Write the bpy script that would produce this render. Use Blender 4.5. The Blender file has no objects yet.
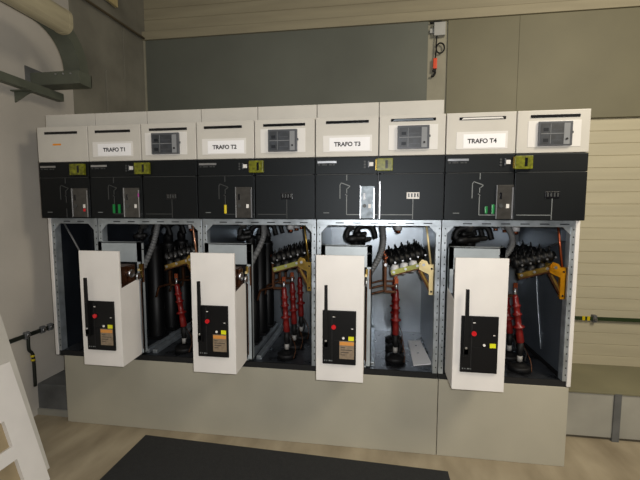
import bpy, bmesh, math, random
from mathutils import Vector, Matrix
random.seed(4)
S = bpy.context.scene
COL = S.collection

# ------------------------------------------------------------------ materials
def lin(c):
    c /= 255.0
    return c / 12.92 if c <= 0.04045 else ((c + 0.055) / 1.055) ** 2.4
def rgb(t): return (lin(t[0]), lin(t[1]), lin(t[2]), 1)

def mat(name, col, rough=0.5, metal=0.0, var=0.06, scale=6.0, bump=0.0, bscale=200.0, col2=None, coat=0.0, rvar=0.0, stretch=None, spec=0.5, tint=None):
    m = bpy.data.materials.new(name); m.use_nodes = True
    n = m.node_tree.nodes; l = m.node_tree.links
    b = n['Principled BSDF']
    b.inputs['Roughness'].default_value = rough
    b.inputs['Metallic'].default_value = metal
    b.inputs['Specular IOR Level'].default_value = spec
    if tint: b.inputs['Specular Tint'].default_value = tint + (1,)
    if coat: b.inputs['Coat Weight'].default_value = coat
    tc = n.new('ShaderNodeTexCoord')
    src = tc.outputs['Object']
    if stretch:
        mp = n.new('ShaderNodeMapping'); mp.inputs['Scale'].default_value = stretch
        l.new(src, mp.inputs['Vector']); src = mp.outputs['Vector']
    nz = n.new('ShaderNodeTexNoise'); nz.inputs['Scale'].default_value = scale; nz.inputs['Detail'].default_value = 5
    l.new(src, nz.inputs['Vector'])
    c = rgb(col)
    if col2 is None:
        lo = tuple(v * (1 - 2 * var) for v in c[:3]) + (1,); hi = tuple(min(1, v * (1 + 2 * var)) for v in c[:3]) + (1,)
    else: lo, hi = c, rgb(col2)
    r = n.new('ShaderNodeValToRGB'); r.color_ramp.elements[0].position = .3; r.color_ramp.elements[1].position = .7
    r.color_ramp.elements[0].color = lo; r.color_ramp.elements[1].color = hi
    l.new(nz.outputs['Fac'], r.inputs['Fac']); l.new(r.outputs['Color'], b.inputs['Base Color'])
    if rvar:
        mr = n.new('ShaderNodeMapRange'); mr.inputs['To Min'].default_value = max(.03, rough - rvar); mr.inputs['To Max'].default_value = rough + rvar
        l.new(nz.outputs['Fac'], mr.inputs['Value']); l.new(mr.outputs['Result'], b.inputs['Roughness'])
    if bump:
        n2 = n.new('ShaderNodeTexNoise'); n2.inputs['Scale'].default_value = bscale; n2.inputs['Detail'].default_value = 3
        l.new(tc.outputs['Object'], n2.inputs['Vector'])
        bp = n.new('ShaderNodeBump'); bp.inputs['Strength'].default_value = bump; bp.inputs['Distance'].default_value = .004
        l.new(n2.outputs['Fac'], bp.inputs['Height']); l.new(bp.outputs['Normal'], b.inputs['Normal'])
    return m

M = {}
M['beige'] = mat('beige enamel', (194, 190, 181), .45, var=.02, bump=.05)
M['white'] = mat('white enamel', (222, 218, 213), .5, var=.02, bump=.05)
M['seam'] = mat('dark joint', (18, 18, 18), .8)
M['black'] = mat('black lacquer', (7, 8, 9), .50, var=.10, scale=9, bump=.03, bscale=320, spec=.32, tint=(.86, .94, 1.0))
M['blackmech'] = mat('black moulding', (15, 15, 16), .5, spec=.2)
M['blacksat'] = mat('black epoxy', (7, 7, 8), .5, spec=.3)
M['rubber'] = mat('black rubber', (12, 12, 13), .6, spec=.3)
M['slot'] = mat('slot plastic', (12, 13, 17), .25)
M['paper'] = mat('label paper', (236, 235, 236), .6, var=.01)
M['plate'] = mat('label holder', (216, 213, 208), .5, var=.01)
M['ink'] = mat('printing ink', (28, 26, 30), .7)
M['line'] = mat('mimic line', (120, 124, 124), .5)
M['dimline'] = mat('dimmed mimic line', (58, 60, 60), .5)  # darker line copy; flash falloff on the left units put into the colour
M['silver'] = mat('brushed silver', (190, 192, 196), .35, 1.0, var=.08, scale=30, stretch=(1, 1, 6))
M['galv'] = mat('galvanised steel', (176, 184, 190), .40, .7, var=.12, scale=14, rvar=.10)
M['galvdark'] = mat('galvanised sheet inside', (150, 158, 166), .33, .88, var=.10, scale=3.0, rvar=.10, bump=.15, bscale=4)
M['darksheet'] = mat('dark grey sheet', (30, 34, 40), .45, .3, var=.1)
M['partition'] = mat('grey partition sheet', (98, 106, 116), .38, .6, var=.08, scale=4)
M['floorsheet'] = mat('oily steel floor', (74, 77, 82), .30, .7, var=.4, scale=9, rvar=.16)
M['boxgrey'] = mat('grey passivated steel', (168, 176, 180), .42, .3, var=.06, scale=8)
M['plinth'] = mat('grey green plinth paint', (172, 167, 150), .55, var=.03, scale=3, bump=.06)
M['relayframe'] = mat('grey bezel', (92, 94, 98), .35, .4)
M['screen'] = mat('grey display glass', (38, 43, 50), .40, .0, var=.25, spec=.95, scale=40)
M['screenhi'] = mat('display column', (132, 134, 136), .35)
M['yellowgreen'] = mat('yellow green plastic', (102, 104, 17), .35, var=.3, scale=40)
M['yellow'] = mat('yellow plastic', (208, 186, 20), .4)
M['yellowtag'] = mat('yellow tag', (206, 206, 24), .45)
M['orange'] = mat('orange sticker', (226, 142, 18), .5)
M['red'] = mat('red silicone', (108, 19, 17), .36, var=.12, scale=20)
M['redbtn'] = mat('red push button', (200, 20, 30), .3)
M['green'] = mat('green plastic', (16, 120, 56), .35)
M['cover'] = mat('smoked cover', (66, 64, 61), .28, .25, var=.12, scale=30)
M['coverglare'] = mat('flash-bright cover', (128, 138, 146), .5, .3, var=.2, scale=30)  # paler copy of the cover with the flash glare put into its colour
M['gold'] = mat('yellow chromate', (150, 124, 60), .32, .85, var=.22, scale=18)
M['golddeep'] = mat('amber chromate', (216, 150, 24), .34, .7, var=.2, scale=14)
M['cream'] = mat('cream chromate', (214, 196, 146), .42, .4, var=.08, scale=14)
M['limegreen'] = mat('olive chromate', (142, 143, 76), .38, .5, var=.1, scale=14)
M['copper'] = mat('copper', (158, 84, 56), .35, .95, var=.12, scale=30)
M['bronze'] = mat('brown copper', (84, 54, 36), .4, .8, var=.2, scale=30)
M['pinkrod'] = mat('pinkish plated rod', (214, 160, 130), .3, .85, var=.05)
M['conduit'] = mat('grey conduit', (98, 99, 100), .5)
M['whitecer'] = mat('white insulator', (190, 190, 192), .35)
M['rating'] = mat('rating plate', (128, 112, 92), .5, var=.12, scale=60)
M['ratingor'] = mat('rating plate band', (196, 132, 60), .5)
M['concrete'] = mat('concrete', (120, 117, 105), .85, var=.14, scale=2.2, bump=.25, bscale=60)
M['plaster'] = mat('pale plaster', (184, 178, 168), .85, var=.04, scale=2, bump=.15, bscale=80)
M['siding'] = mat('tan siding', (184, 177, 152), .5, var=.03, scale=3, stretch=(.4, 1, 4))
M['sidingdim'] = mat('dimmed tan siding', (152, 144, 120), .6, var=.06, scale=3, stretch=(.4, 1, 4))  # darkened copy of the siding; dimmer light up there put into the colour
M['board'] = mat('grey green board', (98, 101, 92), .6, var=.05, scale=1.6)
M['boardwarm'] = mat('warm-lit grey board', (112, 108, 86), .6, var=.05, scale=1.6)  # same board as on the left, warm light put into the colour
M['paintedstep'] = mat('grey step paint', (92, 93, 92), .7, var=.15, scale=6, bump=.2)
M['stepright'] = mat('pale grey duct', (150, 148, 138), .6, var=.08, scale=3)
M['steptop'] = mat('olive duct cover', (112, 108, 84), .6, var=.06, scale=3)
M['floor'] = mat('dusty screed', (128, 116, 94), .7, scale=2.4, col2=(164, 152, 128), bump=.15, bscale=40, stretch=(2.2, .9, 1))
M['mat'] = mat('ribbed rubber mat', (30, 31, 32), .75, var=.1, scale=60, bump=.4, bscale=240)
M['traygreen'] = mat('grey green tray paint', (86, 90, 78), .55, var=.08, scale=6)
M['lampshell'] = mat('yellowed diffuser', (164, 155, 128), .35, var=.07, scale=5, stretch=(6, .6, 6))
M['pipe'] = mat('brown pipe', (84, 74, 56), .5)
M['earth'] = mat('dark green bar', (36, 52, 24), .5, var=.1)
M['earthblack'] = mat('black painted bar', (26, 30, 24), .5)
M['markergrey'] = mat('grey marker', (150, 148, 144), .5)
M['orangered'] = mat('orange red plastic', (222, 74, 32), .4)
M['boxgreyplastic'] = mat('grey plastic box', (168, 168, 164), .5)
M['strip'] = mat('pale wall strip', (150, 146, 128), .7, var=.06)
M['opening'] = mat('tan backing board', (150, 134, 104), .7, var=.08)
M['purple'] = mat('violet sticker', (170, 60, 150), .4)

# ------------------------------------------------------------------ mesh builder
class MB:
    def __init__(s): s.bm = bmesh.new(); s.mats = []
    def mi(s, m):
        if m not in s.mats: s.mats.append(m)
        return s.mats.index(m)
    def _set(s, faces, m, smooth=False):
        i = s.mi(m)
        for f in faces: f.material_index = i; f.smooth = smooth
    def box(s, x0, x1, y0, y1, z0, z1, m, bev=0.0):
        vs = [s.bm.verts.new(p) for p in ((x0, y0, z0), (x1, y0, z0), (x1, y1, z0), (x0, y1, z0), (x0, y0, z1), (x1, y0, z1), (x1, y1, z1), (x0, y1, z1))]
        fs = [s.bm.faces.new([vs[i] for i in q]) for q in ((0, 3, 2, 1), (4, 5, 6, 7), (0, 1, 5, 4), (1, 2, 6, 5), (2, 3, 7, 6), (3, 0, 4, 7))]
        s._set(fs, m)
        if bev:
            es = list({e for f in fs for e in f.edges})
            r = bmesh.ops.bevel(s.bm, geom=es, offset=bev, segments=2, affect='EDGES', profile=.6)
            s._set(r['faces'], m)
        return s
    def prism(s, pts, axis, a0, a1, m):
        # pts: 2D outline; axis is the extrusion axis
        def P(p, a):
            if axis == 'x': return (a, p[0], p[1])
            if axis == 'y': return (p[0], a, p[1])
            return (p[0], p[1], a)
        A = [s.bm.verts.new(P(p, a0)) for p in pts]; B = [s.bm.verts.new(P(p, a1)) for p in pts]
        n = len(pts); fs = [s.bm.faces.new(A), s.bm.faces.new(B[::-1])]
        for i in range(n): fs.append(s.bm.faces.new((A[i], B[i], B[(i + 1) % n], A[(i + 1) % n])))
        bmesh.ops.recalc_face_normals(s.bm, faces=fs); s._set(fs, m); return s
    def lathe(s, p0, p1, prof, m, seg=20):
        # prof: list of (t along p0-p1 in metres, radius)
        p0 = Vector(p0); d = (Vector(p1) - p0).normalized()
        u = d.orthogonal().normalized(); v = d.cross(u); rings = []
        for t, r in prof:
            rings.append([s.bm.verts.new(p0 + d * t + (u * math.cos(2 * math.pi * k / seg) + v * math.sin(2 * math.pi * k / seg)) * max(r, 1e-4)) for k in range(seg)])
        fs = []
        for a, b in zip(rings, rings[1:]):
            for k in range(seg): fs.append(s.bm.faces.new((a[k], a[(k + 1) % seg], b[(k + 1) % seg], b[k])))
        caps = [s.bm.faces.new(rings[0][::-1]), s.bm.faces.new(rings[-1])]
        bmesh.ops.recalc_face_normals(s.bm, faces=fs + caps); s._set(fs, m, True); s._set(caps, m); return s
    def cyl(s, p0, p1, r, m, seg=20, r1=None):
        L = (Vector(p1) - Vector(p0)).length
        return s.lathe(p0, p1, [(0, r), (L, r if r1 is None else r1)], m, seg)
    def tube(s, pts, r, m, seg=10, sub=6, corr=0.0):
        pts = [Vector(p) for p in pts]
        path = []
        if len(pts) > 2:
            ext = [pts[0] * 2 - pts[1]] + pts + [pts[-1] * 2 - pts[-2]]
            for i in range(1, len(ext) - 2):
                a, b, c, d = ext[i - 1:i + 3]
                for k in range(sub):
                    t = k / sub
                    path.append(.5 * ((2 * b) + (c - a) * t + (2 * a - 5 * b + 4 * c - d) * t * t + (3 * b - a - 3 * c + d) * t ** 3))
            path.append(pts[-1])
        else: path = pts
        u = (path[1] - path[0]).orthogonal().normalized(); rings = []
        for i, p in enumerate(path):
            d = (path[min(i + 1, len(path) - 1)] - path[max(i - 1, 0)]).normalized()
            u = (u - d * u.dot(d)).normalized(); v = d.cross(u)
            rr = r * (1 - corr if i % 2 else 1)
            rings.append([s.bm.verts.new(p + (u * math.cos(2 * math.pi * k / seg) + v * math.sin(2 * math.pi * k / seg)) * rr) for k in range(seg)])
        fs = []
        for a, b in zip(rings, rings[1:]):
            for k in range(seg): fs.append(s.bm.faces.new((a[k], a[(k + 1) % seg], b[(k + 1) % seg], b[k])))
        caps = [s.bm.faces.new(rings[0][::-1]), s.bm.faces.new(rings[-1])]
        bmesh.ops.recalc_face_normals(s.bm, faces=fs + caps); s._set(fs + caps, m, not corr); return s
    def bar(s, p0, p1, w, h, m, up=(0, 0, 1)):
        p0, p1 = Vector(p0), Vector(p1); d = (p1 - p0).normalized()
        a = d.cross(Vector(up))
        if a.length < 1e-4: a = d.orthogonal()
        a.normalize(); b = a.cross(d)
        A = [s.bm.verts.new(p + a * (w / 2 * i) + b * (h / 2 * j)) for p in (p0, p1) for i, j in ((-1, -1), (1, -1), (1, 1), (-1, 1))]
        fs = [s.bm.faces.new([A[i] for i in q]) for q in ((0, 1, 2, 3), (7, 6, 5, 4), (0, 4, 5, 1), (1, 5, 6, 2), (2, 6, 7, 3), (3, 7, 4, 0))]
        bmesh.ops.recalc_face_normals(s.bm, faces=fs); s._set(fs, m); return s
    def text(s, body, x, y, z, size, width, m):
        # lettering standing in the plane y = const, centred on x, base line at z
        cu = bpy.data.curves.new('lettering', 'FONT'); cu.body = body; cu.size = size; cu.align_x = 'CENTER'; cu.extrude = .0006; cu.offset = size * .03
        o = bpy.data.objects.new('lettering', cu); me = o.to_mesh()
        xs = [v.co.x for v in me.vertices]; k = width / (max(xs) - min(xs))
        vs = [s.bm.verts.new((x + v.co.x * k, y - v.co.z, z + v.co.y)) for v in me.vertices]
        fs = []
        for p in me.polygons:
            try: fs.append(s.bm.faces.new([vs[i] for i in p.vertices]))
            except ValueError: pass
        s._set(fs, m); o.to_mesh_clear(); bpy.data.objects.remove(o); bpy.data.curves.remove(cu); return s
    def build(s, name, parent=None, label=None):
        me = bpy.data.meshes.new(name)
        if parent is not None: bmesh.ops.translate(s.bm, verts=s.bm.verts, vec=-ORG[root_of(parent)])
        s.bm.to_mesh(me); s.bm.free()
        for m in s.mats: me.materials.append(M[m])
        o = bpy.data.objects.new(name, me); COL.objects.link(o)
        if parent is not None: o.parent = parent
        if label: o['label'] = label
        return o
ORG = {}
def root_of(o):
    while o.parent is not None: o = o.parent
    return o.name
def thing(name, label, cat, loc, group=None):
    o = bpy.data.objects.new(name, None); o.empty_display_size = .05; COL.objects.link(o)
    o.location = loc; ORG[o.name] = Vector(loc); o['label'] = label; o['category'] = cat
    if group: o['group'] = group
    return o
def tag(o, label, cat, group=None):
    o['label'] = label; o['category'] = cat
    if group: o['group'] = group
    return o
def struct(o): o['kind'] = 'structure'; return o
def copy_tree(o, parent=None):
    c = o.copy(); COL.objects.link(c)
    if parent is not None: c.parent = parent
    for ch in list(o.children): copy_tree(ch, c)
    return c

# ------------------------------------------------------------------ the room
XW, YB = -.235, 1.62
struct(MB().box(-.6, 9.5, -4.2, 1.9, -.1, 0, 'floor').build('floor'))
struct(MB().box(-.45, XW, -4.2, .60, 0, 4.3, 'plaster').build('wall_left'))
w = MB().box(-.45, XW + .004, .60, 1.64, 0, 4.3, 'concrete')
w.box(XW + .004, XW + .02, .98, 1.25, 0, 2.80, 'concrete', .003).box(XW + .004, XW + .012, 1.25, 1.64, 0, 3.30, 'concrete', .003)
struct(w.build('wall_left_pier'))

def siding(x0, x1, z0, z1, y, name, m='siding', pitch=.1126):
    pts = [(y + .08, z0)]; z = z0
    while z < z1 - .001:
        e = min(z + pitch, z1)
        pts += [(y + .006, z), (y, z + .004), (y, e - .004), (y + .006, e)]; z = e
    pts.append((y + .08, z1))
    return struct(MB().prism(pts, 'x', x0, x1, m).build(name))
siding(-.45, 9.5, 0.0, 3.312, YB, 'wall_back')
siding(-.45, 9.5, 3.312, 4.7, YB, 'wall_back_upper', 'sidingdim')
# proud lower plank of the upper siding, boards, and the strip between them
struct(MB().box(-.235, 9.5, YB - .055, YB - .0005, 3.314, 3.40, 'sidingdim', .004).build('trim_1'))
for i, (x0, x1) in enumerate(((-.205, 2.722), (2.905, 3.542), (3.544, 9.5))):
    struct(MB().box(x0, x1, YB - .035, YB + .02, 2.368, 3.312, 'board' if i == 0 else 'boardwarm', .001).build('trim_%d' % (i + 2)))
struct(MB().box(-.235, -.205, YB - .045, YB + .02, 2.2, 3.312, 'strip').build('trim_5'))
struct(MB().box(2.722, 2.905, YB - .018, YB + .02, 2.2, 3.312, 'strip').build('trim_6'))
# raised steps on both sides
struct(MB().box(-.45, .055, .112, 1.60, 0, .232, 'paintedstep', .008).box(-.235, .055, .098, .112, 0, .045, 'stepright').build('trim_7'))
d = MB().box(3.42, 3.815, .362, .828, .02, .320, 'stepright', .004).box(3.827, 9.5, .362, .828, .02, .320, 'stepright', .004)
d.box(3.42, 9.5, .355, .832, .320, .332, 'steptop', .002).box(3.800, 3.842, .352, .375, .0, .326, 'paintedstep')
d.box(3.42, 9.5, .40, .80, 0, .02, 'seam')
struct(d.build('trim_8'))

# ------------------------------------------------------------------ plinth
pl = thing('plinth', 'long grey green steel plinth carrying the whole row of switchgear', 'plinth', (1.7, .4, 0))
MB().box(.062, 2.629, .05, .80, 0, .49, 'plinth', .003).build('base_panel', pl)
MB().box(2.633, 3.368, .05, .80, 0, .49, 'plinth', .003).build('base_panel', pl)

# ------------------------------------------------------------------ switchgear cubicles
ZB, ZM, ZT = 1.467, 1.836, 2.067
def mimic(p, x, ends, name='mimic_diagram', m='line', tail=True):
    a = MB(); y0, y1 = -.0022, .0005; t = .0022
    L = lambda xa, za, xb, zb: a.bar((xa, -.001, za), (xb, -.001, zb), .003, t * 2, m, up=(0, 0, 1)) if abs(xa - xb) > 1e-5 else a.box(xa - t, xa + t, y0, y1, min(za, zb), max(za, zb), m)
    L(x, 1.732, x, 1.697)
    L(x - .032, 1.684, x + .020, 1.664); L(x - .032, 1.684, x - .040, 1.672); L(x + .020, 1.664, x + .004, 1.650)
    L(x, 1.650, x, 1.622); L(x - .008, 1.616, x + .004, 1.606); L(x, 1.604, x, 1.570)
    L(x - .040, 1.672, x - .040, 1.590)
    if tail: L(x, 1.570, x, 1.496); L(x, 1.496, ends, 1.496)
    else: L(x, 1.530, x, 1.470)
    return a.build(name, p)

def cubicle(X, w, label, opt):
    c = thing('switchgear_cubicle', label, 'switchgear', (X, 0, .49), 'cubicles of the switchgear row')
    g = .0025
    yb = .84
    # housing: sheets around an open compartment
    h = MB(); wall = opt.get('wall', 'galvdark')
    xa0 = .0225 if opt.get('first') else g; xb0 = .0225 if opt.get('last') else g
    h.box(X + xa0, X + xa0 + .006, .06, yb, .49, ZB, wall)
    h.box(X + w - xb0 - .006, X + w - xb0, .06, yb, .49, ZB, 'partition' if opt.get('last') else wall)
    h.box(X + g, X + w - g, yb - .008, yb, .49, ZB, opt.get('back', wall))
    h.box(X + g, X + w - g, .06, yb, .492, .522, 'floorsheet')
    h.box(X + g, X + w - g, .06, yb, ZB - .012, ZB - .001, wall)
    h.box(X + g, X + w - g, .055, .065, .490, .526, 'seam')
    h.build('housing', c)
    # galvanised front frame with punched posts
    f = MB()
    xl = X + ((.023) if opt.get('first') else g); xr = X + w - ((.023) if opt.get('last') else g)
    for x0, x1 in ((xl, X + ((.046) if opt.get('first') else .031)), (X + w - ((.046) if opt.get('last') else .031), xr)):
        f.box(x0, x1, .05, .062, .526, ZB - .002, 'galv', .002)
        xi0, xi1 = ((x1 - .003, x1) if x0 < X + w / 2 else (x0, x0 + .003))
        f.box(xi0, xi1, .062, .10, .526, ZB - .002, 'galv')
        z = .56
        while z < 1.44:
            cx = (x0 + x1) / 2 + .004
            f.box(cx - .003, cx + .003, .0485, .0505, z, z + .008, 'seam'); z += .0425
    f.box(xl, xr, .049, .062, 1.428, ZB - .002, 'galv', .002).box(xl, xr, .062, .10, ZB - .012, ZB - .002, 'galv')
    xi, xo = X + .031, X + w - .031
    if opt.get('first'): xi = X + .046
    if opt.get('last'): xo = X + w - .046
    f.prism([(xi, 1.43), (xi + .042, 1.43), (xi, 1.385)], 'y', .052, .060, 'galv')
    f.prism([(xo, 1.43), (xo - .042, 1.43), (xo, 1.385)], 'y', .052, .060, 'galv')
    for k in range(6 if w > .5 else 3):
        xx = X + .12 + k * .105
        if xx < X + w - .08: f.box(xx, xx + .05, .0482, .0495, 1.441, 1.447, 'darksheet')
    f.build('front_frame', c)
    if opt.get('first'):
        MB().box(X + .0, X + .022, .046, .80, .495, ZB - .002, 'white', .003).build('side_panel', c)
        MB().box(X + .03, X + w - .01, .40, .405, .523, 1.455, 'darksheet').box(X + .03, X + w - .01, .385, .40, .955, .962, 'partition').build('inner_barrier', c)
        MB().cyl((X + .075, .10, 1.43), (X + .185, .12, 1.20), .006, 'conduit', 10).build('stay_rod', c)
    if opt.get('last'):
        MB().box(X + w - .022, X + w - .0, .046, .80, .495, ZB - .002, 'white', .003).build('side_panel', c)
        xr_ = X + w - .032
        MB().tube([(xr_, .50, 1.10), (xr_, .45, .88), (xr_, .37, .60)], .003, 'galv', 6).build('inner_wire', c)
        MB().box(X + w - .042, X + w - .0285, .08, .82, .524, .545, 'rubber').build('floor_seal', c)
        MB().prism([(.13, 1.345), (.35, 1.27), (.76, 1.29), (.76, 1.40), (.13, 1.41)], 'x', X + w - .06, X + w - .0285, 'partition').build('side_gusset', c)
        MB().tube([(X + w - .062, .13, 1.343), (X + w - .062, .35, 1.268), (X + w - .062, .76, 1.288)], .003, 'silver', 6, sub=2).build('edge_trim', c)
    if w > .5:
        # support rails on the compartment floor, busbar insulators under the roof
        for xx in (X + .275, X + .335):
            MB().box(xx, xx + .035, .10, .80, .523, .553, 'galv', .004).build('floor_rail', c)
        for k, yy in enumerate((.35, .55, .75)):
            i = MB(); i.cyl((X + .52, yy, 1.452), (X + .52, yy, 1.385), .024, 'whitecer').cyl((X + .52, yy, 1.385), (X + .52, yy, 1.365), .016, 'copper')
            i.build('bus_insulator', c)
    # low voltage box behind the beige doors and the duct on the roof
    MB().box(X + g, X + w - g, .034, .62, ZB, ZT - .003, 'darksheet').build('instrument_box', c)
    n = 2 if w > .5 else 1
    for k in range(n):
        x0 = X + .375 * k
        if not opt.get('last'):
            MB().box(x0 + .002, x0 + .373, .075, .60, ZT - .003, 2.164, 'beige', .002).build('roof_duct', c)
    for k in range(n):
        x0, x1 = X + .375 * k + .003, X + .375 * (k + 1) - .003
        u = MB().box(x0, x1, 0, .034, ZM + .002, ZT, 'beige', .004).build('upper_panel', c)
        sl = opt['slots'][k]
        q = MB().box(X + sl[0], X + sl[1], -.003, .001, sl[2], sl[2] + .016, 'slot', .001)
        q.prism([(X + sl[0] + .012, sl[2] + .003), (X + sl[1] - .012, sl[2] + .003), (X + sl[1] - .02, sl[2] + .012), (X + sl[0] + .02, sl[2] + .012)], 'y', -.0045, -.003, opt.get('slotfill', ['slot', 'slot'])[k])
        q.build('handle_slot', u)
        if k == 0 and opt.get('sign'):
            a, b = opt['label']
            t = MB().box(X + a, X + b, -.002, .001, 1.865, 1.961, 'plate', .001).box(X + a + .038, X + b - .012, -.003, -.001, 1.872, 1.948, 'paper')
            t.text(opt['sign'], X + opt['tx'], -.0033, 1.898, .034, .155, 'ink').build('label_sign', u)
        if opt.get('first'):
            MB().box(X + .118, X + .178, -.0015, .001, 1.946, 1.957, 'orange').build('sticker', u, 'small orange sticker')
        if k == 1:
            a, b = opt['relay']
            MB().box(X + a - .05, X + b + .048, -.002, .001, 1.869, 2.010, 'plate', .001).build('cut_out_plate', u)
            r = MB().box(X + a, X + b, -.016, 0, 1.873, 2.004, 'relayframe', .003)
            r.box(X + a + .010, X + b - .046, -.0175, -.015, 1.882, 1.992, 'screen').box(X + b - .044, X + b - .014, -.0175, -.015, 1.880, 1.992, 'screenhi')
            r.box(X + a + .010, X + b - .046, -.0185, -.017, 1.936, 1.939, 'screenhi').box(X + a + .058, X + a + .060, -.0185, -.017, 1.884, 1.990, 'screenhi')
            for zz in (1.905, 1.962): r.box(X + a + .022, X + a + .048, -.0185, -.017, zz - .012, zz + .006, 'darksheet').box(X + a + .068, X + b - .055, -.0185, -.017, zz - .004, zz - .001, 'relayframe')
            r.cyl((X + b - .029, -.017, 1.908), (X + b - .029, -.022, 1.908), .006, 'ink', 12).box(X + b - .002, X + b + .006, -.012, -.002, 1.938, 1.950, 'relayframe')
            r.build('protection_relay', u)
        # black control fascia
        p = MB().box(x0, x1, 0, .034, 1.736, ZM - .002, 'black', .003).box(x0, x1, .0, .034, ZB, 1.7335, 'black', .003)
        p.box(x0 + .01, x1 - .01, -.0008, .004, 1.7325, 1.7350, 'dimline')
        p = p.build('control_panel', c)
        if k == 0:
            z = 1.785
            q = MB().box(X + .014, X + .128, -.002, .001, z + .016, z + .028, 'silver')
            for j, ww in enumerate((.012, .02, .009, .016, .012)): q.box(X + .018 + j * .022, X + .018 + j * .022 + ww, -.0015, .001, z + .003, z + .010, 'dimline')
            q.build('nameplate', p)
            mimic(p, X + opt['mx'], X + .372 if not opt.get('first') else X + .372, m='line' if opt.get('bright') else 'dimline', tail=not opt.get('first'))
            a, b = opt['cover']
            cm = 'coverglare' if opt.get('glarecover') else 'cover'
            q = MB().box(X + a, X + b, -.006, .001, 1.474, 1.664, cm, .002).box(X + a + .018, X + a + .030, -.0075, -.005, 1.585, 1.622, 'slot')
            q.box(X + a, X + a + .004, -.009, -.005, 1.474, 1.664, 'silver').box(X + b - .006, X + b, -.009, -.005, 1.474, 1.650, 'silver')
            q.cyl((X + a + .026, -.006, 1.548), (X + a + .026, -.010, 1.548), .011, 'dimline', 12).box(X + b - .036, X + b - .020, -.0075, -.005, 1.535, 1.558, 'plate')
            if opt.get('redmark'): q.box(X + b - .036, X + b - .020, -.0075, -.005, 1.512, 1.530, 'redbtn')
            if opt.get('violet'): q.box(X + b - .008, X + b, -.0095, -.006, 1.605, 1.628, 'purple')
            q.build('mechanism_cover', p)
            MB().box(X + .05, X + .085, -.0012, .001, 1.504, 1.508, 'line').build('marking', p)
            for lx, lz0, lz1, lm in opt.get('lamps', ()):
                MB().box(X + lx, X + lx + .015, -.010, .001, lz0, lz1, lm, .004).build('position_indicator', p, '%s position indicator' % ('yellow' if lm == 'yellow' else 'green' if lm == 'green' else 'pale'))
            if not opt.get('first'):
                cx = opt['hasp'][0]
                q = MB().box(X + cx - .044, X + cx - .018, -.008, .001, 1.779, 1.802, 'plate', .002).box(X + cx - .049, X + cx - .042, -.010, .001, 1.772, 1.809, 'relayframe', .001)
                q.build('socket', p)
                q = MB()
                for zz in (1.774, 1.790, 1.806): q.cyl((X + cx - .068, -.003, zz), (X + cx - .068, .001, zz), .006, 'dimline', 12)
                q.build('pilot_holes', p)
            a, b = opt['hasp']
            q = MB().box(X + a, X + b, -.022, -.001, 1.750, 1.822, 'yellowgreen', .003).box(X + a - .006, X + a + .012, -.010, .0, 1.756, 1.818, 'gold')
            q.box(X + (a + b) / 2 + .004, X + (a + b) / 2 + .018, -.0235, -.021, 1.764, 1.810, 'slot')
            q.build('padlock_hasp', p, 'yellow green padlock hasp')
        else:
            bx = X + .575
            q = MB().box(bx - .037, bx + .036, -.004, .001, 1.588, 1.626, 'slot' if not opt.get('bright2') else 'plate', .002)  # white face where the flash is strongest, its falloff painted dark elsewhere
            for j in range(4): q.box(bx - .028 + j * .017, bx - .020 + j * .017, -.0055, -.003, 1.598, 1.620, 'slot' if opt.get('bright2') else 'dimline')
            q.build('voltage_indicator', p)
            q = MB().box(bx - .002, bx + .002, -.002, .001, 1.470, 1.588, 'line' if opt.get('bright') else 'dimline')
            q.box(X + .392, bx, -.002, .001, 1.494, 1.498, 'line' if opt.get('bright') else 'dimline'); q.build('mimic_line', p)
    if opt.get('centre_strip'):
        MB().box(X + .379, X + .389, -.006, .002, 1.47, 1.692, 'silver', .003).build('joint_glint', c)  # silver strip added for the flash glint on the metal of this seam
    return c

U = (0, .375, 1.125, 1.875, 2.625)
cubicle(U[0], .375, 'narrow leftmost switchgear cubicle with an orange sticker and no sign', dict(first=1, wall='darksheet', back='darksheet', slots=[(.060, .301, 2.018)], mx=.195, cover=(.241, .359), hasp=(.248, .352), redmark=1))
cubicle(U[1], .75, 'switchgear cubicle signed TRAFO T1 with two green indicators', dict(wall='darksheet', back='galvdark', sign='TRAFO T1', label=(.034, .318), tx=.19, relay=(.455, .640), slots=[(.055, .303, 2.018), (.435, .690, 2.020)], mx=.172, cover=(.242, .353), hasp=(.334, .436), violet=1, lamps=[(.162, 1.500, 1.558, 'green'), (.200, 1.500, 1.558, 'green')]))  # dark side walls put the shade of this bay into the sheet colour
cubicle(U[2], .75, 'switchgear cubicle signed TRAFO T2 with a yellow indicator', dict(sign='TRAFO T2', label=(.038, .322), tx=.185, relay=(.464, .643), slots=[(.053, .298, 2.022), (.432, .690, 2.024)], mx=.182, cover=(.250, .356), hasp=(.346, .434), lamps=[(.176, 1.500, 1.555, 'yellow')], slotfill=['slot', 'slot']))
cubicle(U[3], .75, 'switchgear cubicle signed TRAFO T3 with a flash-bright mechanism cover', dict(sign='TRAFO T3', label=(.048, .335), tx=.192, relay=(.480, .658), slots=[(.065, .316, 2.029), (.442, .693, 2.030)], mx=.190, cover=(.270, .354), hasp=(.363, .456), glarecover=1, bright=1, bright2=1, centre_strip=1, slotfill=['slot', 'galvdark']))  # pale cover and metallic right slot put the flash glare into the colours
cubicle(U[4], .75, 'rightmost switchgear cubicle, signed TRAFO T4', dict(last=1, sign='TRAFO T4', label=(.057, .330), tx=.195, relay=(.484, .654), slots=[(.071, .317, 2.026), (.445, .695, 2.026)], mx=.192, cover=(.281, .371), hasp=(.367, .460), bright=1, lamps=[(.222, 1.504, 1.545, 'green'), (.258, 1.502, 1.556, 'green')], slotfill=['plate', 'slot']))

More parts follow.
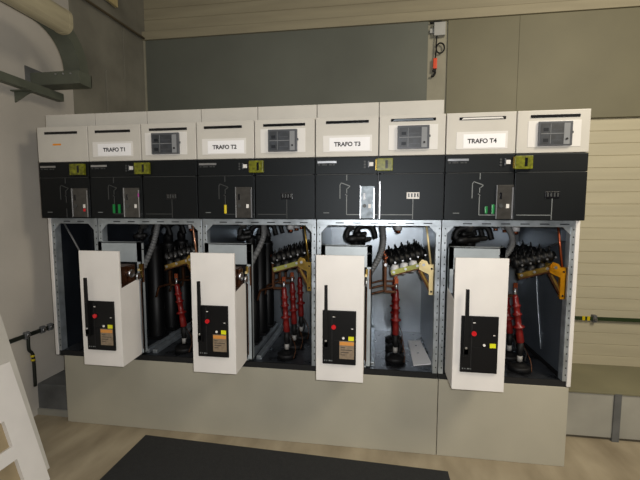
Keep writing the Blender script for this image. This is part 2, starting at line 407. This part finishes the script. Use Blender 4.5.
# ------------------------------------------------------------------ withdrawn circuit breakers
def breaker(X, px, label, rating, mechbright):
    b = thing('circuit_breaker', label, 'circuit breaker', (X + .2, .1, .524), 'circuit breakers with white fronts')
    F = -.20
    x0, x1 = px, px + .267
    MB().box(x0, x1, F, F + .016, .555, 1.274, 'white', .002).build('front_panel', b)
    # folded white sides, the right one stops short under the drive
    MB().prism([(F + .016, .556), (-.012, .566), (-.012, 1.075), (F + .016, 1.045)], 'x', x1 - .003, x1, 'white').build('side_cheek', b)
    MB().prism([(F + .016, .556), (-.012, .566), (-.012, 1.075), (F + .016, 1.045)], 'x', x0, x0 + .003, 'white').build('side_cheek', b)
    xa, xb = X + .037, X + .345
    k = MB().box(xa, xb, .0, .008, 1.18, 1.312, 'boxgrey', .002).box(xa, xb, .0, .03, 1.304, 1.312, 'boxgrey')
    k.box(xa, xa + .006, .0, .03, .56, 1.312, 'boxgrey').box(xb - .006, xb, .0, .03, .56, 1.312, 'boxgrey')
    k.box(xb - .030, xb, .0, .008, .56, 1.312, 'boxgrey').box(xa, xa + .026, .0, .008, .56, 1.312, 'boxgrey').box(xa, xb, .0, .03, .56, .568, 'boxgrey')
    k.box(x1 + .012, x1 + .034, -.001, .001, 1.262, 1.268, 'slot')
    k.build('drive_housing', b)
    g = MB().box(X + .05, xb - .015, .010, .028, .60, 1.18, 'blackmech').box(x0 + .02, x1 - .03, -.15, .01, .70, 1.04, 'blackmech')
    g.box(x0 + .03, x1 - .02, -.14, -.02, 1.05, 1.17, 'bronze', .003).box(x1 - .018, x1 - .003, -.10, -.05, 1.05, 1.165, 'bronze', .002)
    g.box(x1 + .004, x1 + .018, -.02, .008, 1.13, 1.170, 'gold', .003).box(x1 + .026, xb - .014, -.004, .008, 1.08, 1.165, 'gold', .002).box(x1 + .026, x1 + .036, -.012, -.006, 1.05, 1.172, 'bronze')
    g.cyl((x1 + .002, -.03, 1.092), (x1 + .016, -.03, 1.092), .022, 'silver').cyl((x1 - .02, -.08, 1.12), (x1 + .002, -.08, 1.12), .026, 'silver').box(x1 + .0, x1 + .014, -.024, .0, 1.125, 1.14, 'cream')
    g.box(x1 - .02, x1 - .004, -.17, -.02, 1.045, 1.066, 'bronze')
    g.build('drive_mechanism', b, 'gold plated drive mechanism')
    MB().bar((x1 + .012, -.012, 1.06), (x1 + .010, -.010, .60), .004, .006, 'bronze').build('edge_strip', b)
    # black operating face
    ma, mb = x0 + .038, x0 + .226
    f = MB().box(ma, mb, F - .010, F + .001, .658, .966, 'blackmech', .003).box(ma + .052, ma + .056, F - .0112, F - .009, .67, .955, 'seam')
    f.box(ma + .058, mb - .004, F - .0125, F - .009, .66, .80, 'blackmech', .001)
    f = f.build('operating_face', b)
    q = MB().prism([(ma + .012, .765), (ma + .034, .765), (ma + .030, 1.112), (ma + .014, 1.112)], 'y', F - .034, F - .022, 'blackmech')
    q.box(ma + .010, ma + .036, F - .034, F - .010, .75, .80, 'blackmech', .003).cyl((ma + .022, F - .022, .80), (ma + .022, F - .037, .80), .006, 'silver', 12)
    q.build('charging_lever', f)
    q = MB().cyl((ma + .064, F - .010, .874), (ma + .064, F - .020, .874), .0125, 'redbtn', 18); q.build('push_button', f, 'red push button')
    q = MB().cyl((ma + .064, F - .010, .935), (ma + .064, F - .014, .935), .009, 'slot', 14).box(ma + .058, ma + .070, F - .0155, F - .013, .930, .934, 'plate'); q.build('keyhole', f)
    MB().box(mb - .026, mb - .016, F - .0112, F - .009, .864, .868, 'plate').build('marking', f)
    MB().box(mb - .042, mb - .012, F - .0135, F - .009, .799, .822, 'yellowtag').build('counter_tag', f, 'yellow tag')
    MB().cyl((mb - .070, F - .010, .812), (mb - .070, F - .014, .812), .007, 'plate', 12).build('charge_flag', f)
    if rating:
        q = MB().box(mb - .092, mb - .010, F - .0145, F - .009, .694, .796, 'rating')
        q.box(mb - .090, mb - .012, F - .0152, F - .014, .772, .792, 'ratingor')
        for zz in (.758, .744, .730, .716): q.box(mb - .084, mb - .02 - .02 * ((zz * 1000) % 3), F - .0152, F - .014, zz, zz + .003, 'ink')
        q.build('rating_plate', f)
    q = MB()
    for j, ww in enumerate((.006, .004, .01, .008)): q.box(ma + .010 + j * .013, ma + .010 + j * .013 + ww, F - .0112, F - .009, .676, .682, 'line')
    q.build('lettering_mark', f)
    # three black poles standing one behind the other
    for yy in (.33, .53, .73):
        xc = X + .232
        p = MB().lathe((xc, yy, .56), (xc, yy, 1.34), [(0, .052), (.02, .056), (.30, .056), (.31, .050), (.66, .050), (.68, .056), (.70, .056), (.71, .034), (.76, .034), (.78, .026)], 'blacksat', 24)
        p.box(xc - .06, xc + .06, yy - .06, yy + .06, .554, .574, 'blacksat', .004)
        p.build('pole', b)
        MB().tube([(xc - .005, yy, 1.325), (xc + .01, yy, 1.39), (xc + .06, yy, 1.415), (xc + .11, yy, 1.40), (xc + .135, yy, 1.33)], .018, 'rubber', 10).build('pole_lead', b)
    return b
breaker(U[1], .440, 'circuit breaker hanging out of the bay under the TRAFO T1 sign', True, 0)
breaker(U[2], 1.168, 'circuit breaker hanging out of the bay under the TRAFO T2 sign', True, 0)
breaker(U[3], 1.911, 'circuit breaker hanging out of the bay under the TRAFO T3 sign', True, 1)
breaker(U[4], 2.656, 'circuit breaker without rating plate, under the TRAFO T4 sign', False, 1)

# ------------------------------------------------------------------ control plugs and conduits
def plug(pts, body, label):
    gx, gz = pts[0][0], pts[0][1]
    t = thing('control_plug', label, 'cable plug', (gx, .13, 1.33), 'black control plugs on the breakers')
    MB().lathe((gx, .13, 1.452), (gx, .13, 1.395), [(0, .030), (.012, .034), (.03, .034), (.032, .024), (.057, .020)], 'silver').build('gland', t, 'silver cable gland')
    MB().tube([(gx, .13, 1.42)] + [(x, .13, z) for x, z in pts[1:]], .017, 'rubber', 12).build('cable', t)
    q = MB()
    for x, z, r, L in body: q.lathe((x - L / 2, .13, z), (x + L / 2, .12, z + .01), [(0, r * .8), (L * .2, r), (L * .5, r), (L * .52, r * .75), (L * .9, r * .75), (L, r * .55)], 'blacksat', 16)
    q.build('plug_body', t)
plug([(.663, 1.425), (.640, 1.385), (.634, 1.34), (.655, 1.325)], [(.640, 1.338, .024, .09)], 'black control plug beside the conduit above the TRAFO T1 breaker')
plug([(1.372, 1.420), (1.352, 1.38), (1.352, 1.345), (1.38, 1.330)], [(1.385, 1.338, .022, .10), (1.405, 1.372, .018, .06)], 'black control plug above the grey box of the TRAFO T2 breaker')
plug([(2.086, 1.420), (2.062, 1.385), (2.062, 1.345), (2.095, 1.325)], [(2.120, 1.338, .024, .12), (2.150, 1.365, .020, .07), (2.190, 1.335, .017, .05)], 'black control plug above the grey box of the TRAFO T3 breaker')
plug([(2.800, 1.420), (2.74, 1.405), (2.722, 1.36), (2.765, 1.335)], [(2.79, 1.338, .025, .13), (2.86, 1.345, .021, .09), (2.785, 1.375, .018, .06)], 'black control plug above the grey box of the TRAFO T4 breaker')

def conduit(pts, label):
    n = MB().tube([(x, .145 + .01 * i, z) for i, (x, z) in enumerate(pts)], .019, 'conduit', 14, sub=14, corr=.16)
    tag(n.build('flexible_conduit'), label, 'conduit', 'grey corrugated conduits')
conduit([(.752, 1.452), (.744, 1.40), (.702, 1.28), (.620, 1.12)], 'grey corrugated conduit curving down beside the TRAFO T1 breaker')
conduit([(1.504, 1.452), (1.506, 1.41), (1.494, 1.325), (1.405, 1.15)], 'grey corrugated conduit curving down beside the TRAFO T2 breaker')
conduit([(2.276, 1.452), (2.284, 1.41), (2.290, 1.32), (2.265, 1.22), (2.200, 1.10)], 'grey corrugated conduit curving down beside the TRAFO T3 breaker')
conduit([(3.010, 1.452), (3.036, 1.41), (3.062, 1.35), (3.052, 1.28), (2.985, 1.19)], 'grey corrugated conduit curving down beside the TRAFO T4 breaker')

# ------------------------------------------------------------------ earthing switches
PH = (.20, .38, .56)
def earthing(X, label, br, arm, rod, pad):
    t = thing('earthing_switch', label, 'earthing switch', (X + .6, .2, 1.0), 'earthing switches in the open bays')
    X -= .012
    for yy in (.13, .26, .39, .52):
        a = Vector((X + .450, yy, 1.195)); b_ = Vector((X + .688, yy, 1.262)); L = (b_ - a).length
        prof = [(0, .018)]
        for j in range(7):
            s0 = .012 + j * .033
            prof += [(s0, .026), (s0 + .006, .036), (s0 + .014, .036), (s0 + .020, .026)]
        prof += [(L, .022)]
        q = MB().lathe(a, b_, prof, 'blacksat', 18)
        for j in range(5):
            e = a + (b_ - a) * (.12 + .19 * j); q.cyl(e + Vector((0, 0, .02)), e + Vector((-.004, 0, .060)), .007, 'blacksat', 8, .003)
            q.cyl(e + Vector((.02, -.034, -.004)), e + Vector((.02, -.038, -.004)), .006, 'silver', 8)
        q.build('ribbed_insulator', t)
    for k, yy in enumerate(PH):
        q = MB().box(X + .435, X + .452, yy - .012, yy + .012, 1.0, 1.225, 'bronze', .002).cyl((X + .43, yy, 1.205), (X + .462, yy, 1.215), .016, 'copper', 14)
        q.cyl((X + .443, yy - .016, 1.17), (X + .443, yy - .010, 1.17), .010, 'silver', 10)
        q.box(X + .44, X + .515, yy - .010, yy + .010, .985, 1.0, 'bronze', .002); q.build('contact_post', t)
        MB().tube([(X + .45, yy, 1.0), (X + .36, yy, .975), (X + .345, yy, .955), (X + .328, yy, .90)], .008, 'bronze', 8, sub=5).build('connection_bar', t)
        MB().lathe((X + .50 + .055 * k, .11, 1.185 + .014 * k), (X + .495 + .055 * k, .11, 1.125 + .014 * k), [(0, .018), (.02, .026), (.05, .026), (.072, .016)], pad, 14).build('support_insulator', t)
    q = MB().bar((X + .475, .090, 1.135), (X + .66, .090, 1.190), .022, .030, arm).bar((X + .475, .083, 1.119), (X + .67, .083, 1.176), .026, .007, 'bronze')
    for s in (.49, .56, .63): q.cyl((X + s, .074, 1.138 + (s - .475) * .3), (X + s, .080, 1.138 + (s - .475) * .3), .008, 'silver', 10)
    q.build('moving_arm', t)
    MB().cyl((X + .66, .075, 1.195), (X + .66, .62, 1.195), .016, 'gold', 16).build('drive_shaft', t)
    q = MB().prism([(X + .640, 1.165), (X + .640, 1.205), (X + .655, 1.225), (X + .685, 1.215), (X + .695, 1.195), (X + .728, 1.195), (X + .728, 1.01), (X + .700, 1.01), (X + .698, 1.135), (X + .665, 1.15)], 'y', .066, .076, br)
    q.box(X + .722, X + .729, .066, .14, 1.01, 1.195, br, .001)
    for zz in (1.03, 1.17): q.cyl((X + .713, .062, zz), (X + .713, .067, zz), .006, 'slot', 10)
    q.cyl((X + .665, .058, 1.195), (X + .665, .067, 1.195), .020, br, 16).cyl((X + .665, .053, 1.195), (X + .665, .058, 1.195), .009, 'silver', 10)
    q.build('bracket', t)
    MB().bar((X + .645, .084, 1.16), (X + .712, .084, 1.035), .016, .026, 'bronze').bar((X + .652, .078, 1.15), (X + .706, .078, 1.05), .008, .010, 'gold').build('brace', t)
    MB().cyl((X + .676, .085, 1.452), (X + .710, .078, 1.19), .0065, rod, 12).build('drive_rod', t)
earthing(U[1], 'gold earthing switch in the dark bay under the TRAFO T1 sign', 'gold', 'gold', 'pinkrod', 'blacksat')
earthing(U[2], 'brassy earthing switch in the bay under the TRAFO T2 sign', 'gold', 'limegreen', 'gold', 'blacksat')
earthing(U[3], 'earthing switch with cream bracket under the TRAFO T3 sign', 'cream', 'limegreen', 'cream', 'whitecer')
earthing(U[4] - .014, 'earthing switch with amber yellow bracket under the TRAFO T4 sign', 'golddeep', 'gold', 'copper', 'blacksat')

# ------------------------------------------------------------------ cable terminations
def termination(d):
    t = thing('cable_termination', '', 'cable termination', (0, 0, .523), 'red cable terminations')
    prof = [(0, .016), (.01, .022), (.06, .021)]
    for s0, r in ((.095, .034), (.175, .027), (.230, .025)):
        prof += [(s0, .0185), (s0 + .007, r), (s0 + .013, r), (s0 + .020, .0175)]
    prof += [(.29, .017), (.31, .012)]
    MB().lathe((0, 0, .695), (-d, 0, 1.005), prof, 'red', 18).build('red_sleeve', t, 'red ribbed sleeve')
    MB().cyl((-d, 0, .99), (-d, 0, 1.045), .010, 'silver', 12).box(-d - .012, -d + .012, -.004, .004, 1.03, 1.075, 'copper').build('cable_lug', t)
    q = MB().lathe((0, 0, .56), (0, 0, .70), [(0, .013), (.07, .014), (.085, .020), (.14, .018)], 'rubber', 16)
    q.tube([(0, .0, .69), (.03, -.012, .64), (.022, -.02, .585)], .005, 'rubber', 8).build('cable', t)
    MB().lathe((0, 0, .578), (0, 0, .62), [(0, .0155), (.036, .0155)], 'markergrey', 14).build('marker_sleeve', t, 'white marker sleeve')
    MB().lathe((0, 0, .5225), (0, 0, .585), [(0, .066), (.026, .066), (.032, .060), (.030, .044), (.040, .034), (.046, .018)], 'rubber', 26).build('floor_grommet', t)
    MB().tube([(.015, 0, .69), (.045, .01, .63), (.062, -.01, .58), (.055, -.045, .528)], .0025, 'bronze', 8).build('earth_braid', t, 'thin copper braid')
    return t
spots = [
    (U[1] + .528, .185, 'red cable termination in the dark bay under the TRAFO T1 sign'),
    (U[2] + .527, .180, 'front red cable termination of three under the TRAFO T2 sign'),
    (U[2] + .540, .360, 'middle red cable termination of three under the TRAFO T2 sign'),
    (U[2] + .552, .560, 'rearmost red cable termination of three under the TRAFO T2 sign'),
    (U[3] + .505, .225, 'front red cable termination beside the white plate under the TRAFO T3 sign'),
    (U[3] + .510, .400, 'second red cable termination, behind the front one under the TRAFO T3 sign'),
    (U[3] + .515, .580, 'rear red cable termination, hidden behind the others under the TRAFO T3 sign'),
    (U[4] + .520, .190, 'front red cable termination right of the TRAFO T4 breaker'),
    (U[4] + .520, .370, 'rear red cable termination half hidden by the TRAFO T4 breaker front')]
protos = {}
for i, (x, y, lab) in enumerate(spots):
    lean = (.045, .018, .014, .010, 0, 0, 0, .045, .045)[i]
    if lean not in protos: protos[lean] = o = termination(lean)
    else: o = copy_tree(protos[lean])
    o.location = (x, y, .523); o['label'] = lab

# white plate lying on the bay floor
p = MB().prism([(2.492, .15), (2.612, .19), (2.590, .62), (2.498, .60)], 'z', .5235, .529, 'paper')
for yy in (.36, .50): p.cyl((2.545, yy, .529), (2.545, yy, .5296), .008, 'slot', 12)
tag(p.build('white_plate'), 'narrow white plate with two holes lying on the bay floor', 'plate')

# ------------------------------------------------------------------ floor mat and leaning panels
tag(MB().prism([(.722, -.03), (2.672, -.10), (2.66, -1.25), (.705, -1.25)], 'z', .0005, .009, 'mat').build('floor_mat'), 'black rubber mat on the floor in front of the plinth', 'mat')

def panel(name, label, y0, y1, foot, k, h, thick, m, holes=()):
    # a sheet leaning to the left: x = foot - k*z, built from strips around its openings
    n = Vector((-1, 0, -k)).normalized() * thick; q = MB()
    def slab(ya, yb_, za, zb, m, off=0.0, th=1.0):
        c = []
        for z in (za, zb):
            for y in (ya, yb_): c.append(Vector((foot - k * z, y, z)) + n * off)
        vs = [q.bm.verts.new(v) for v in c] + [q.bm.verts.new(v + n * th) for v in c]
        fs = [q.bm.faces.new([vs[i] for i in f]) for f in ((0, 1, 3, 2), (4, 6, 7, 5), (0, 2, 6, 4), (1, 5, 7, 3), (0, 4, 5, 1), (2, 3, 7, 6))]
        bmesh.ops.recalc_face_normals(q.bm, faces=fs); q._set(fs, m)
    if not holes: slab(y0, y1, 0.004, h, m)
    else:
        ys = sorted({y0, y1, *[v for a in holes for v in a[:2]]}); zs = sorted({.004, h, *[v for a in holes for v in a[2:]]})
        for a, b in zip(ys, ys[1:]):
            for c, d in zip(zs, zs[1:]):
                if not any(hh[0] <= a and b <= hh[1] and hh[2] <= c and d <= hh[3] for hh in holes): slab(a, b, c, d, m)
    return q, slab
q, s = panel('leaning_panel', '', -1.20, -.48, .432, .309, .678, .022, 'white', [(a, a + .155, z0, z1) for a in (-.76, -.99) for z0, z1 in ((.275, .41), (.06, .206))])
t = thing('leaning_panel', 'white panel with rectangular openings leaning at the left edge', 'panel', (.43, -.8, .004), 'removed panels leaning at the left')
q.build('panel_sheet', t)
q, s = panel('', '', -1.17, -.51, .409, .309, .65, .004, 'opening'); q.build('backing_board', t, 'tan backing board')
q, s = panel('leaning_panel', '', -1.25, -.40, .352, .284, 1.93, .025, 'beige')
tag(q.build('leaning_panel'), 'tall plain off-white panel leaning on the wall behind the pierced panel', 'panel', 'removed panels leaning at the left')

# ------------------------------------------------------------------ left wall fittings
l = thing('fluorescent_luminaire', 'yellowed fluorescent luminaire high on the left wall, unlit', 'lamp', (.228, -.5, 2.65))
def capsule(cx, cz, w, h, n=6):
    pts = []
    r = min(w, h) * .42
    for sx, sz, a0 in ((1, 1, 0), (-1, 1, 90), (-1, -1, 180), (1, -1, 270)):
        for j in range(n + 1):
            a = math.radians(a0 + 90 * j / n); pts.append((cx + sx * (w / 2 - r) + r * math.cos(a), cz + sz * (h / 2 - r) + r * math.sin(a)))
    return pts
MB().prism(capsule(.228, 2.730, .125, .150), 'y', -1.25, .0, 'lampshell').build('diffuser', l)
MB().prism(capsule(.228, 2.730, .131, .156), 'y', .0, .025, 'lampshell').build('end_cap', l)
MB().box(.1605, .168, -1.25, .0, 2.755, 2.80, 'traygreen').build('backplate', l)
t = thing('cable_tray', 'grey green cable tray that bends down at its far end', 'cable tray', (.09, .2, 2.5))
q = MB(); R, yc, zc, th = .325, -.025, 2.502, .08
xs0, xs1 = .03, .16
outer = [(-1.25, zc + R), (yc, zc + R)]; inner = [(-1.25, zc + R - th), (yc, zc + R - th)]
for j in range(1, 17):
    a = math.radians(90 - 90 * j / 16)
    outer.append((yc + R * math.cos(a), zc + R * math.sin(a))); inner.append((yc + (R - th) * math.cos(a), zc + (R - th) * math.sin(a)))
def ribbon(A, B, x0, x1, m):
    for i in range(len(A) - 1): q.prism([A[i], A[i + 1], B[i + 1], B[i]], 'x', x0, x1, m)
ribbon(outer, inner, xs1 - .006, xs1, 'traygreen'); ribbon(outer, inner, xs0, xs0 + .006, 'traygreen')
bot2 = [(y + (0 if i < 2 else .004), z + .004) for i, (y, z) in enumerate(inner)]
ribbon(bot2, inner, xs0 + .006, xs1 - .006, 'traygreen')
q.build('tray_channel', t)
t = thing('wall_bracket', 'dark steel bracket box under the bent end of the cable tray', 'bracket', (XW, .26, 2.41))
q = MB().box(XW + .008, .162, .205, .325, 2.412, 2.418, 'traygreen').box(XW + .008, .162, .205, .211, 2.418, 2.50, 'traygreen', .001).box(.156, .162, .211, .325, 2.418, 2.50, 'traygreen').box(XW + .008, .162, .319, .325, 2.418, 2.50, 'traygreen')
for xx in (-.02, .04, .10): q.cyl((xx, .199, 2.48), (xx, .205, 2.48), .006, 'silver', 10)
q.build('arm', t)
MB().box(XW + .001, XW + .008, .17, .36, 2.38, 2.54, 'paintedstep').build('wall_plate', t)
t = thing('mounting_rail', 'grey green steel rail running along the left wall below the tray', 'rail', (-.1, 0, 2.35))
q = MB().box(-.105, -.098, -1.25, .35, 2.335, 2.390, 'traygreen').box(-.150, -.105, -1.25, .35, 2.335, 2.342, 'traygreen')
q.build('rail_channel', t)
q = MB()
q.prism([(XW + .001, 2.26), (XW + .001, 2.335), (-.08, 2.335)], 'y', .08, .088, 'traygreen').box(XW + .001, -.08, .05, .12, 2.328, 2.335, 'traygreen'); q.build('support_bracket', t)
tag(MB().tube([(XW + .028, -.6, 3.24), (XW + .028, .6, 3.285), (XW + .028, 1.60, 3.33)], .012, 'pipe', 10).build('wall_pipe'), 'thin brown pipe running up along the concrete wall into the corner', 'pipe')
MBj = MB().box(XW + .02, XW + .05, .98, 1.14, 3.42, 3.62, 'cream', .004)
tag(MBj.build('wall_box'), 'small cream box above the pipe on the concrete wall', 'box')

# earthing bars
t = thing('earthing_bar', 'dark earthing bar with a yellow banded drop on the left wall', 'earthing bar', (XW, .1, .6), 'earthing bars on the walls')
MB().box(XW + .012, XW + .018, -1.3, 1.5, .610, .640, 'earthblack').build('bar', t)
for yy in (.04, .17, .235):
    MB().box(XW + .001, XW + .024, yy - .018, yy + .018, .600, .652, 'conduit', .004).cyl((XW + .02, yy, .626), (XW + .036, yy, .626), .014, 'silver', 12).build('clamp', t)
MB().tube([(XW + .02, .045, .61), (XW + .02, .045, .52), (XW + .026, .068, .46), (XW + .026, .070, .235)], .011, 'earthblack', 8).build('drop_bar', t)
for zz in (.465, .435): MB().cyl((XW + .0255, .064 + (.46 - zz) * .05, zz - .007), (XW + .0255, .064 + (.46 - zz) * .05, zz + .007), .0135, 'yellow', 12).build('yellow_band', t, 'yellow band')
t = thing('earthing_bar', 'dark green earthing bar with yellow bands on the right siding wall', 'earthing bar', (4.5, YB, .48), 'earthing bars on the walls')
MB().box(3.6, 9.3, YB - .035, YB - .028, .467, .502, 'earth').build('bar', t)
for xx in (4.225, 4.268): MB().box(xx, xx + .024, YB - .037, YB - .026, .465, .504, 'yellow').build('yellow_band', t, 'yellow band')
MB().box(4.318, 4.352, YB - .045, YB + .012, .448, .518, 'conduit', .006).cyl((4.335, YB - .06, .483), (4.335, YB - .045, .483), .014, 'silver', 12).build('clamp', t)

# junction box with the coiled lead and the hanging switch
t = thing('junction_box', 'grey junction box high on the pale strip between the boards', 'junction box', (2.83, 1.6, 3.22))
MB().box(2.770, 2.875, YB - .075, YB - .019, 3.165, 3.285, 'boxgreyplastic', .006).build('box_body', t)
MB().box(2.735, 2.77, YB - .05, YB - .019, 3.20, 3.24, 'boxgreyplastic', .004).build('cable_entry', t)
MB().tube([(2.735, YB - .04, 3.295), (2.77, YB - .04, 3.297), (2.84, YB - .04, 3.300)], .010, 'rubber', 8).build('supply_cable', t)
t = thing('pendant_switch', 'orange red pendant switch hanging on a coiled black lead', 'switch', (2.79, 1.57, 2.8))
pts = [(2.80, YB - .05, 3.165), (2.796, YB - .05, 3.10)]
for k in range(0, 13):
    a = math.pi + 2 * math.pi * k / 12
    pts.append((2.835 + .037 * math.cos(a), YB - .045 - .001 * k, 3.055 + .045 * math.sin(a)))
pts += [(2.794, YB - .05, 3.0), (2.789, YB - .05, 2.96)]
MB().tube(pts, .007, 'rubber', 8).build('lead', t)
MB().box(2.771, 2.808, YB - .066, YB - .036, 2.865, 2.962, 'orangered', .006).build('handle', t)
MB().tube([(2.79, YB - .05, 2.865), (2.792, YB - .05, 2.83), (2.775, YB - .05, 2.80), (2.757, YB - .05, 2.805)], .010, 'rubber', 8).box(2.768, 2.80, YB - .06, YB - .04, 2.84, 2.866, 'rubber').build('hook', t)

# ------------------------------------------------------------------ camera
cam = bpy.data.cameras.new('camera'); co = bpy.data.objects.new('camera', cam); COL.objects.link(co)
C = Vector((2.2222, -2.2176, 1.5302)); yaw, pit, rol, fpx = .1422, -.0841, .0009, 370.0
fw = Vector((-math.sin(yaw) * math.cos(pit), math.cos(yaw) * math.cos(pit), math.sin(pit)))
r0 = Vector((math.cos(yaw), math.sin(yaw), 0)); u0 = r0.cross(fw)
rr = r0 * math.cos(rol) + u0 * math.sin(rol); uu = u0 * math.cos(rol) - r0 * math.sin(rol)
mw = Matrix((rr, uu, -fw)).transposed().to_4x4(); mw.translation = C
co.matrix_world = mw
cam.sensor_fit = 'HORIZONTAL'; cam.sensor_width = 36; cam.lens = 36 * fpx / 640; cam.clip_start = .02
S.camera = co

# ------------------------------------------------------------------ light
def lamp(name, kind, loc, energy, color, aim=None, **kw):
    d = bpy.data.lights.new(name, kind); d.energy = energy; d.color = color
    for k, v in kw.items(): setattr(d, k, v)
    o = bpy.data.objects.new(name, d); COL.objects.link(o); o.location = loc
    if aim: o.rotation_euler = (Vector(aim) - Vector(loc)).to_track_quat('-Z', 'Y').to_euler()
    return o
# the camera's own flash, next to the lens
lamp('camera_flash', 'POINT', C + rr * .045 + uu * .035, 118, (1, .99, .98), shadow_soft_size=.015)
# area lights added out of view: warm ambient on the right, weak fill overhead
lamp('room_fill', 'AREA', (4.7, -1.6, 3.6), 105, (1, .89, .71), (5.0, 1.4, .7), size=1.2)
lamp('room_fill', 'AREA', (1.2, -2.6, 4.1), 18, (1, .94, .84), (1.2, -.5, 0), size=1.4)
wld = bpy.data.worlds.new('room'); S.world = wld; wld.use_nodes = True
wld.node_tree.nodes['Background'].inputs['Color'].default_value = (1, .96, .90, 1)
wld.node_tree.nodes['Background'].inputs['Strength'].default_value = .07
S.view_settings.view_transform = 'Standard'; S.view_settings.look = 'None'; S.view_settings.gamma = 1
S.view_settings.use_curve_mapping = False; S.view_settings.exposure = 0.0
